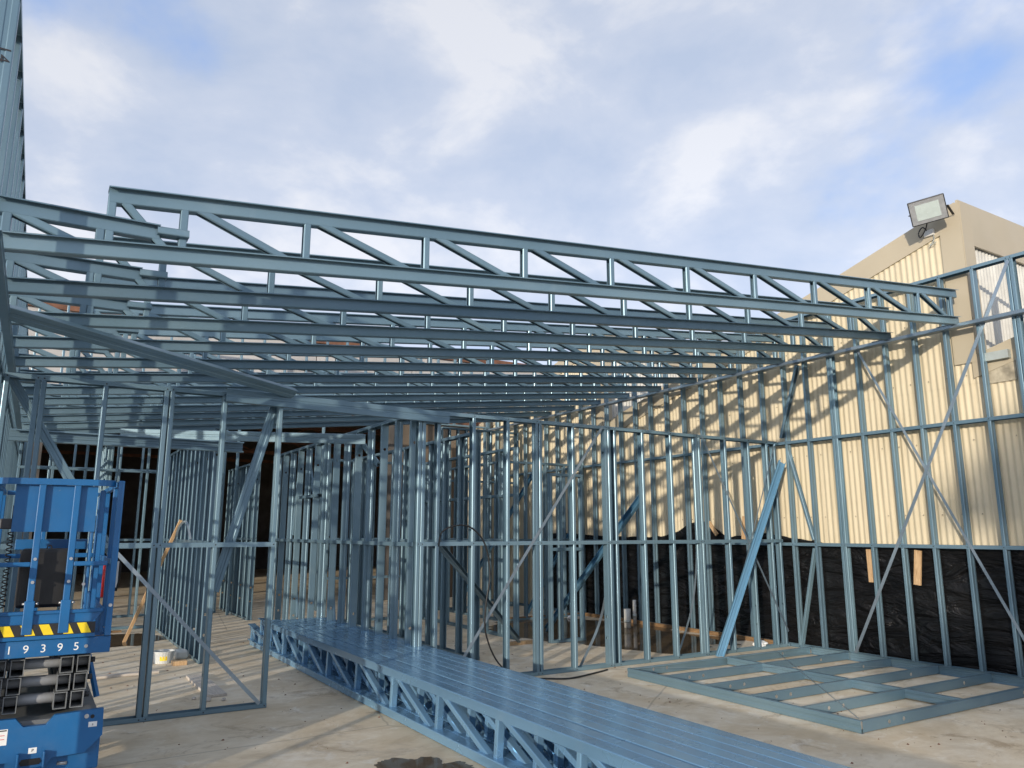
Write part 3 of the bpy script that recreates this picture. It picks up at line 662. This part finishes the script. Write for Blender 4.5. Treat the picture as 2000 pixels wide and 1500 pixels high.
# ------------------------------------------------------------------ frame lying on the floor
lf = thing('lying_frame', (7.2, 5.4, 0), 'flat blue wall frame lying on the floor in front of the right-hand wall', 'wall frame')
x0, x1, y0, y1 = 5.68, 8.72, 3.98, 6.78
zc_ = 0.048
member('plate', lf, (x0, y0, zc_), (x0, y1, zc_), (1, 0, 0), 0.094, 0.04, lips=False)
member('plate', lf, (x1, y0, zc_), (x1, y1, zc_), (-1, 0, 0), 0.094, 0.04, lips=False)
for i, yy in enumerate((y0 + 0.022, 4.56, 5.12, 5.68, 6.24, y1 - 0.022)):
    member('stud', lf, (x0 + 0.004, yy, zc_), (x1 - 0.004, yy, zc_), (0, 1 if i == 0 else -1 if i == 5 else 1, 0), 0.088, 0.04, holes=(0.35, 0.55, 2.5))
for a, b in zip((4.02, 4.58, 5.14, 5.70, 6.26), (4.54, 5.10, 5.66, 6.22, 6.74)):
    member('nogging', lf, (7.18, a, zc_ + 0.004), (7.18, b, zc_ + 0.004), (1, 0, 0), 0.082, 0.05, lips=False)
strap('strap_brace', lf, (5.70, 6.74, 0.099), (8.68, 5.0, 0.099), 0.008, (0, 0, 1)); strap('strap_brace', lf, (5.70, 4.02, 0.101), (8.0, 6.74, 0.101), 0.008, (0, 0, 1))

# ------------------------------------------------------------------ scissor lift
S = thing('scissor_lift', (0.12, 6.1, 0), 'blue scissor lift with guard rails, folded down at the lower left', 'scissor lift')
F = 5.30
rot = None
# chassis
box('chassis', S, (-0.22, F + 0.045, 0.20), (0.46, 7.05, 0.46), 'lift', 0.01)
end = plate_poly('end_plate', S, [(-0.23, 0.38), (-0.23, 0.53), (0.025, 0.525), (0.065, 0.478), (0.175, 0.478), (0.215, 0.525), (0.46, 0.535), (0.465, 0.39), (0.38, 0.305), (0.22, 0.30), (0.185, 0.25), (0.05, 0.25), (0.02, 0.30), (-0.14, 0.305)], F, F + 0.04, 'lift')
box('tray', S, (-0.2, F + 0.05, 0.462), (0.44, 6.9, 0.50), 'grey_arm')
box('pocket_rim', S, (0.055, F - 0.045, 0.252), (0.18, F - 0.003, 0.262), 'lift', 0.003); box('pocket_rim', S, (0.05, F - 0.045, 0.263), (0.06, F - 0.003, 0.345), 'lift', 0.003); box('pocket_rim', S, (0.175, F - 0.045, 0.263), (0.185, F - 0.003, 0.345), 'lift', 0.003)
plate_poly('black_slot_plate', S, [(0.075 + 0.0, 0.275), (0.16, 0.275), (0.17, 0.29), (0.16, 0.308), (0.075, 0.308), (0.065, 0.29)], F - 0.004, F - 0.001, 'black')  # black plate: the dark inside the slot put in as colour
plate_poly('wheel_bracket', S, [(0.27, 0.12), (0.40, 0.18), (0.46, 0.29), (0.43, 0.31), (0.33, 0.27), (0.27, 0.22)], F + 0.06, F + 0.09, 'lift')
rod('hydraulic_fitting', S, (0.25, F + 0.05, 0.255), (0.30, F + 0.05, 0.25), 0.012, 'bolt')
for wx in (-0.17, 0.41):
    for wy in (5.62, 6.75):
        w = rod('wheel', S, (wx - 0.055, wy, 0.165), (wx + 0.055, wy, 0.165), 0.165, 'rubber', 28)
        rod('hub', w, (wx - 0.06, wy, 0.165), (wx + 0.06, wy, 0.165), 0.085, 'grey_pin', 18)
# folded scissor arms: hollow tubes end on, cross tubes through them
def hollow(name, x0, x1, z0, z1, ya, yb, wt=0.005):
    v = []
    for y_ in (ya, yb):
        v += [(x0, y_, z0), (x1, y_, z0), (x1, y_, z1), (x0, y_, z1), (x0 + wt, y_, z0 + wt), (x1 - wt, y_, z0 + wt), (x1 - wt, y_, z1 - wt), (x0 + wt, y_, z1 - wt)]
    f = []
    for i in range(4):
        j = (i + 1) % 4
        f += [(i, j, 8 + j, 8 + i), (4 + j, 4 + i, 12 + i, 12 + j), (i, 4 + i, 4 + j, j), (8 + i, 8 + j, 12 + j, 12 + i)]
    return link(name, mesh(v, f), M['grey_arm'], S)
for lev, zl in enumerate((0.545, 0.643, 0.741)):
    dx = 0.008 * lev
    for xa in (-0.135, -0.045, 0.20, 0.285):
        hollow('scissor_arm', xa + dx, xa + 0.068 + dx, zl, zl + 0.092, F + 0.06, 6.95)
    rod('cross_tube', S, (-0.15 + dx, F + 0.16, zl + 0.052), (0.36 + dx, F + 0.16, zl + 0.052), 0.030, 'grey_pin', 18)
    rod('pin_nut', S, (0.36 + dx, F + 0.16, zl + 0.052), (0.385 + dx, F + 0.16, zl + 0.052), 0.017, 'lampbody', 6)
bar('stay_arm', S, (0.375, F + 0.35, 0.80), (0.44, F + 0.30, 0.55), 0.03, 0.02, 'lift')
# platform
box('deck', S, (-0.21, F + 0.04, 0.945), (0.44, 7.0, 0.962), 'lift')
nb = box('number_bar', S, (-0.235, F, 0.850), (0.462, F + 0.05, 0.942), 'lift', 0.004)
for x, ch in ((-0.125, '-'), (-0.045, '1'), (0.035, '9'), (0.12, '3'), (0.203, '9'), (0.285, '5')):
    lettering('stencil_digit', nb, ch, 0.062, Matrix.Translation((x, F - 0.001, 0.893)) @ Matrix.Rotation(R(90), 4, 'X'), 'white')
rod('bolt', nb, (0.335, F + 0.002, 0.893), (0.335, F - 0.008, 0.893), 0.010, 'bolt', 10)
hz = box('hazard_strip', S, (-0.21, F - 0.012, 0.968), (0.372, F + 0.0, 1.030), 'tapeblack')
box('strip_lip', S, (-0.21, F - 0.014, 0.945), (0.375, F + 0.03, 0.966), 'lift', 0.003)
for xa in (-0.20, -0.105, -0.005, 0.085, 0.185, 0.275):
    plate_poly('yellow_stripe', hz, [(xa + 0.028, 0.970), (xa + 0.078, 0.970), (xa + 0.050, 1.028), (xa, 1.028)], F - 0.0136, F - 0.0125, 'yellow')
plate_poly('toe_board', S, [(-0.22, 1.032), (0.36, 1.032), (0.405, 1.085), (-0.22, 1.085)], F + 0.005, F + 0.011, 'lift')
box('toe_rail', S, (-0.22, F - 0.006, 1.083), (0.408, F + 0.03, 1.102), 'lift', 0.004)
for px in (0.028, 0.208):
    box('post', S, (px - 0.018, F - 0.012, 1.135), (px + 0.018, F + 0.014, 1.83), 'lift', 0.004)
    box('post_sleeve', S, (px - 0.026, F - 0.018, 0.975), (px + 0.026, F + 0.004, 1.16), 'lift', 0.004)
    for bz_ in (1.395, 1.265): rod('bolt', S, (px + 0.002, F - 0.010, bz_), (px + 0.002, F - 0.024, bz_), 0.009, 'bolt', 10)
    for bx_ in (-0.034, 0.03): rod('bolt', S, (px + bx_, F - 0.002, 1.145), (px + bx_ + 0.012, F - 0.010, 1.145), 0.007, 'bolt', 8)
rail = [(-0.19, F + 0.55, 1.84), (-0.19, F + 0.12, 1.84), (-0.178, F + 0.05, 1.84), (-0.145, F + 0.012, 1.84), (-0.09, F, 1.84), (0.30, F, 1.842), (0.36, F + 0.008, 1.842), (0.392, F + 0.035, 1.842), (0.40, F + 0.09, 1.842)]
link('top_rail', sweep_mesh(spline(rail, 4), rect(0.034, 0.036), True, V((0, 0, 1)), False), M['lift'], S)
box('back_panel', S, (-0.105, F + 0.016, 1.55), (0.318, F + 0.022, 1.822), 'lift')
box('mid_rail', S, (-0.22, F - 0.010, 1.352), (0.010, F + 0.014, 1.378), 'lift', 0.005); box('mid_rail', S, (0.226, F - 0.010, 1.352), (0.405, F + 0.014, 1.378), 'lift', 0.005)
box('cross_plate', S, (-0.08, F + 0.22, 1.445), (0.30, F + 0.235, 1.505), 'lift', 0.003)
box('side_post', S, (0.424, F - 0.010, 0.945), (0.458, F + 0.024, 1.858), 'lift', 0.004)
rod('bolt', S, (0.441, F - 0.008, 1.12), (0.441, F - 0.018, 1.12), 0.010, 'bolt', 10)
for z_ in (1.842, 1.37): box('side_rail', S, (0.426, F + 0.026, z_ - 0.016), (0.456, 6.98, z_ + 0.016), 'lift', 0.004); box('side_rail', S, (-0.225, F + 0.05, z_ - 0.016), (-0.195, 6.98, z_ + 0.016), 'lift', 0.004)
for y_ in (5.62, 6.3, 6.97):
    for x_ in (0.441, -0.21): box('side_post', S, (x_ - 0.016, y_, 0.962), (x_ + 0.016, y_ + 0.034, 1.824), 'lift', 0.004)
for z_ in (1.842, 1.37): box('end_rail', S, (-0.19, 6.98, z_ - 0.016), (0.424, 7.01, z_ + 0.016), 'lift', 0.004)
for x_ in (0.06, 0.25): box('inner_post', S, (x_, 6.985, 0.962), (x_ + 0.03, 7.005, 1.824), 'lift', 0.004)
box('toe_board', S, (0.40, F + 0.03, 0.962), (0.415, 6.98, 1.10), 'lift')
box('latch_plate', S, (0.30, F + 0.03, 1.10), (0.315, F + 0.15, 1.56), 'lift', 0.003); rod('bolt', S, (0.29, F + 0.028, 1.245), (0.29, F + 0.016, 1.245), 0.010, 'bolt', 10)
box('gate_post', S, (0.335, F + 0.05, 1.10), (0.365, F + 0.08, 1.80), 'lift', 0.004)
cbx = box('control_case', S, (-0.045, F + 0.06, 1.115), (0.232, F + 0.22, 1.452), 'black', 0.02)
link('case_handle', sweep_mesh(spline([(0.085, F + 0.12, 1.45), (0.09, F + 0.12, 1.468), (0.105, F + 0.12, 1.468), (0.11, F + 0.12, 1.45)], 3), circ(0.004, 6)), M['black'], cbx)
hel = [(-0.105 + 0.014 * math.cos(a * 0.75), F + 0.06 + 0.014 * math.sin(a * 0.75), 1.555 - 0.0036 * a) for a in range(122)]
link('coiled_cable', sweep_mesh(hel, circ(0.0042, 5)), M['black'], S)
box('control_box', S, (-0.165, F + 0.03, 1.565), (-0.075, F + 0.11, 1.625), 'lampbody', 0.006)
rod('joystick', S, (-0.10, F + 0.06, 1.625), (-0.10, F + 0.05, 1.70), 0.010, 'black', 10)
# stickers
def sticker(xa, xb, za, zb, txt, y_=F - 0.0012):
    s_ = box('sticker', S, (xa, y_, za), (xb, y_ + 0.001, zb), 'white')
    lettering('sticker_mark', s_, txt, (zb - za) * 0.75, Matrix.Translation(((xa + xb) / 2, y_ - 0.0008, (za + zb) / 2)) @ Matrix.Rotation(R(90), 4, 'X'), 'ink', 0.0003)
    return s_
sticker(0.388, 0.432, 0.440, 0.468, 's'); sticker(0.103, 0.143, 0.335, 0.365, 'P')
ws = sticker(-0.17, -0.005, 0.395, 0.478, 'x'); box('sticker_bar', ws, (-0.165, F - 0.0026, 0.468), (-0.01, F - 0.0014, 0.474), 'ink'); box('sticker_frame', ws, (-0.045, F - 0.0026, 0.425), (-0.018, F - 0.0014, 0.428), 'red'); box('sticker_frame', ws, (-0.045, F - 0.0026, 0.445), (-0.018, F - 0.0014, 0.448), 'red')
for bx_, bz_ in ((0.375, 0.502),): rod('bolt', S, (bx_, F + 0.001, bz_), (bx_, F - 0.008, bz_), 0.012, 'bolt', 10)
rod('black_hole_disc', S, (0.405, F + 0.0005, 0.497), (0.405, F - 0.0012, 0.497), 0.011, 'black', 14)  # black disc painted for the shade inside a hole

# ------------------------------------------------------------------ small things on the floor
ex = thing('fire_extinguisher', (0.60, 7.62, 0.95), 'red fire extinguisher hung on the wall stud behind the lift', 'fire extinguisher')
rod('cylinder_body', ex, (0.59, 7.62, 1.0), (0.60, 7.62, 1.34), 0.055, 'red', 18); rod('neck', ex, (0.60, 7.62, 1.34), (0.60, 7.62, 1.40), 0.03, 'red', 14, 0.018); box('handle', ex, (0.56, 7.60, 1.40), (0.66, 7.64, 1.42), 'lampbody', 0.004)
link('hose', sweep_mesh(spline([(0.63, 7.60, 1.39), (0.68, 7.57, 1.25), (0.66, 7.56, 1.05)]), circ(0.012, 6)), M['black'], ex); box('paper_tag', ex, (0.622, 7.552, 1.08), (0.668, 7.556, 1.30), 'white')
bk = thing('plastic_bucket', (1.50, 10.45, 0), 'clear white plastic bucket with a yellow label on the floor', 'bucket')
n = 24; prof = [(0.105, 0.0), (0.125, 0.13), (0.134, 0.13), (0.134, 0.138), (0.12, 0.138), (0.10, 0.01)]
vv = [(1.5 + r_ * math.cos(2 * math.pi * i / n), 10.45 + r_ * math.sin(2 * math.pi * i / n), z_) for r_, z_ in prof for i in range(n)]
ff = [(k * n + i, k * n + (i + 1) % n, (k + 1) * n + (i + 1) % n, (k + 1) * n + i) for k in range(len(prof) - 1) for i in range(n)] + [tuple(range(5 * n, 6 * n)), tuple(range(n - 1, -1, -1))]
link('bucket_wall', mesh(vv, ff, 'bucket', False), M['bucket'], bk)
vv = [(1.5 + (0.1175 if z_ > .08 else 0.1105) * math.cos(a), 10.45 + (0.1175 if z_ > .08 else 0.1105) * math.sin(a), z_) for z_ in (0.035, 0.085) for a in [R(-118 + 6 * i) for i in range(8)]]
link('label', mesh(vv, [(i, i + 1, 9 + i, 8 + i) for i in range(7)]), M['yellow'], bk)
o = box('bucket_lid', None, (1.66, 10.56, 0.0), (1.80, 10.74, 0.11), 'bucket', 0.03); tag(o, 'second clear plastic tub behind the white bucket', 'tub')
o = box('timber_block', None, (1.56, 10.12, 0), (1.72, 10.24, 0.05), 'wood', 0.004); tag(o, 'small timber block beside the white bucket', 'timber')
def plank(p0, p1, w, label, mat='greywood', h=0.025):
    q = bar('plank', None, (p0[0], p0[1], h / 2 + 0.001), (p1[0], p1[1], h / 2 + 0.001), w, h, mat, bev=0.002); return tag(q, label, 'plank')
plank((0.45, 9.70), (1.36, 9.76), 0.10, 'long grey plank on the floor behind the blue lift')
plank((1.66, 9.25), (1.66, 8.05), 0.18, 'broad grey plank with a broken end in the left wall bay')
plank((0.6, 13.9), (1.35, 13.9), 0.09, 'wet plank lying at the back edge of the left puddle', 'wetwood')
for i, (x, y_, r_, h, lab) in enumerate(((8.48, 10.12, 0.055, 0.30, 'thick grey plastic pipe stub standing in the puddle'), (8.92, 10.45, 0.03, 0.40, 'thin grey plastic pipe stub near the right-hand wall foot'))):
    p = thing('pipe_stub', (x, y_, 0), lab, 'pipe'); rod('pipe', p, (x, y_, 0), (x, y_, h), r_, 'pvc', 20); rod('collar', p, (x, y_, h * 0.28), (x, y_, h * 0.42), r_ + 0.006, 'zinc', 20)
def crumple(name, c, r_, label, mat='white'):
    bm = bmesh.new(); bmesh.ops.create_icosphere(bm, subdivisions=3, radius=r_)
    for v in bm.verts:
        k = 1 + 0.5 * noise.noise(v.co * 22 + V(c)); v.co *= k; v.co.z = max(v.co.z * 0.7, -r_ * 0.45)
    me = bpy.data.meshes.new(name); bm.to_mesh(me); bm.free(); o = link(name, me, M[mat], None, Matrix.Translation((c[0], c[1], r_ * 0.45))); tag(o, label, 'rubbish')
crumple('crumpled_paper', (8.62, 7.50, 0), 0.085, 'crumpled white wrapper at the foot of the right corner studs')
crumple('crumpled_paper', (8.78, 7.62, 0), 0.06, 'smaller crumpled wrapper against the right corner studs')
crumple('rubble_lump', (8.45, 11.7, 0), 0.05, 'small pale rubble lump on the far timber packer')
for k, (x, y_, r_) in enumerate(((1.55, 7.9, 0.03), (1.68, 7.85, 0.022), (1.45, 8.05, 0.02))): crumple('rubble_lump', (x, y_, 0), r_, ('largest concrete crumb at the plank end', 'middle concrete crumb at the plank end', 'smallest concrete crumb at the plank end')[k], 'greywood')

# ------------------------------------------------------------------ behind the photographer: trees that throw dappled shade, and an added shed
sd = V((SUN_RAY.x, SUN_RAY.y, 0)).normalized(); pd = V((sd.y, -sd.x, 0))
def away(u, D, z=0): q = sd * (7.0 - D) + pd * u; return V((q.x, q.y, z))
nb_ = thing('added_shed', tuple(away(7, 30)), 'added low brick shed, unseen behind the viewer', 'shed')  # unseen shed, added as a blocker for the low sun
RM = Matrix((pd, -sd, V((0, 0, 1)))).transposed().to_4x4()
def yardbox(name, u0, u1, d0, d1, z0, z1, mat):
    c = away((u0 + u1) / 2, (d0 + d1) / 2, (z0 + z1) / 2); m = RM.copy(); m.translation = c
    link(name, box_mesh(u1 - u0, d1 - d0, z1 - z0), M[mat], nb_, m)
yardbox('wall', -4, 18, 28, 34, 0, 4.2, 'brick'); yardbox('roof', -4.3, 18.3, 27.7, 34.3, 4.202, 4.35, 'roofing'); yardbox('door', 4, 7, 27.9, 27.99, 0, 3.6, 'zinc')
def tree(u, D, h, cr, seed, label):
    rnd = random.Random(seed); b = away(u, D); t = thing('tree', tuple(b), label, 'tree', 'trees behind the viewer')
    link('trunk', sweep_mesh([b, b + V((0.1, 0.05, h * 0.35)), b + V((0.0, 0.2, h * 0.62)), b + V((0.2, 0.1, h * 0.85))], circ(0.17, 9)), M['bark'], t)
    verts = []; faces = []
    clumps = []
    for i in range(26):
        a = rnd.uniform(0, 6.28); rr = cr * math.sqrt(rnd.random()); zz = h * rnd.uniform(0.45, 1.0)
        k = 1.0 - 0.5 * abs(zz / h - 0.68) / 0.32
        clumps.append((b + V((math.cos(a) * rr * k, math.sin(a) * rr * k, zz)), cr * rnd.uniform(0.22, 0.42)))
    for c, r_ in clumps:
        for i in range(150):
            d = V((rnd.gauss(0, 1), rnd.gauss(0, 1), rnd.gauss(0, 0.8))).normalized() * r_ * rnd.random() ** 0.4
            p = c + d; s_ = rnd.uniform(0.08, 0.17); q = Quaternion((rnd.gauss(0, 1), rnd.gauss(0, 1), rnd.gauss(0, 1), rnd.gauss(0, 1))).normalized()
            n0 = len(verts); verts += [p + q @ V((-s_, 0, 0)), p + q @ V((0, -s_ * .5, 0.02)), p + q @ V((s_, 0, 0)), p + q @ V((0, s_ * .5, 0.02))]; faces.append((n0, n0 + 1, n0 + 2, n0 + 3))
    link('crown', mesh(verts, faces), M['leaf'], t)
tree(2.7, 26.5, 7.5, 1.9, 3, 'smaller leafy tree behind the viewer'); tree(6.6, 27, 8.2, 2.3, 5, 'leafy tree furthest right behind the viewer')

# ------------------------------------------------------------------ grit on the slab
rg = random.Random(21); verts = []; faces = []
for i in range(420):
    x = rg.uniform(0.8, 9.0); y = rg.uniform(3.2, 12.0); r_ = rg.choice((0.004, 0.005, 0.006, 0.008, 0.012)); k = len(verts); a = rg.uniform(0, 6.28)
    verts += [(x + r_ * math.cos(a + j * 1.57) * rg.uniform(0.7, 1.5), y + r_ * math.sin(a + j * 1.57), 0.001) for j in range(4)] + [(x, y, 0.001 + r_ * 0.8)]
    faces += [(k + j, k + (j + 1) % 4, k + 4) for j in range(4)]
g = link('grit', mesh(verts, faces), M['rust']); tag(g, 'small dark grit and crumbs scattered over the concrete slab', 'grit', kind='stuff')
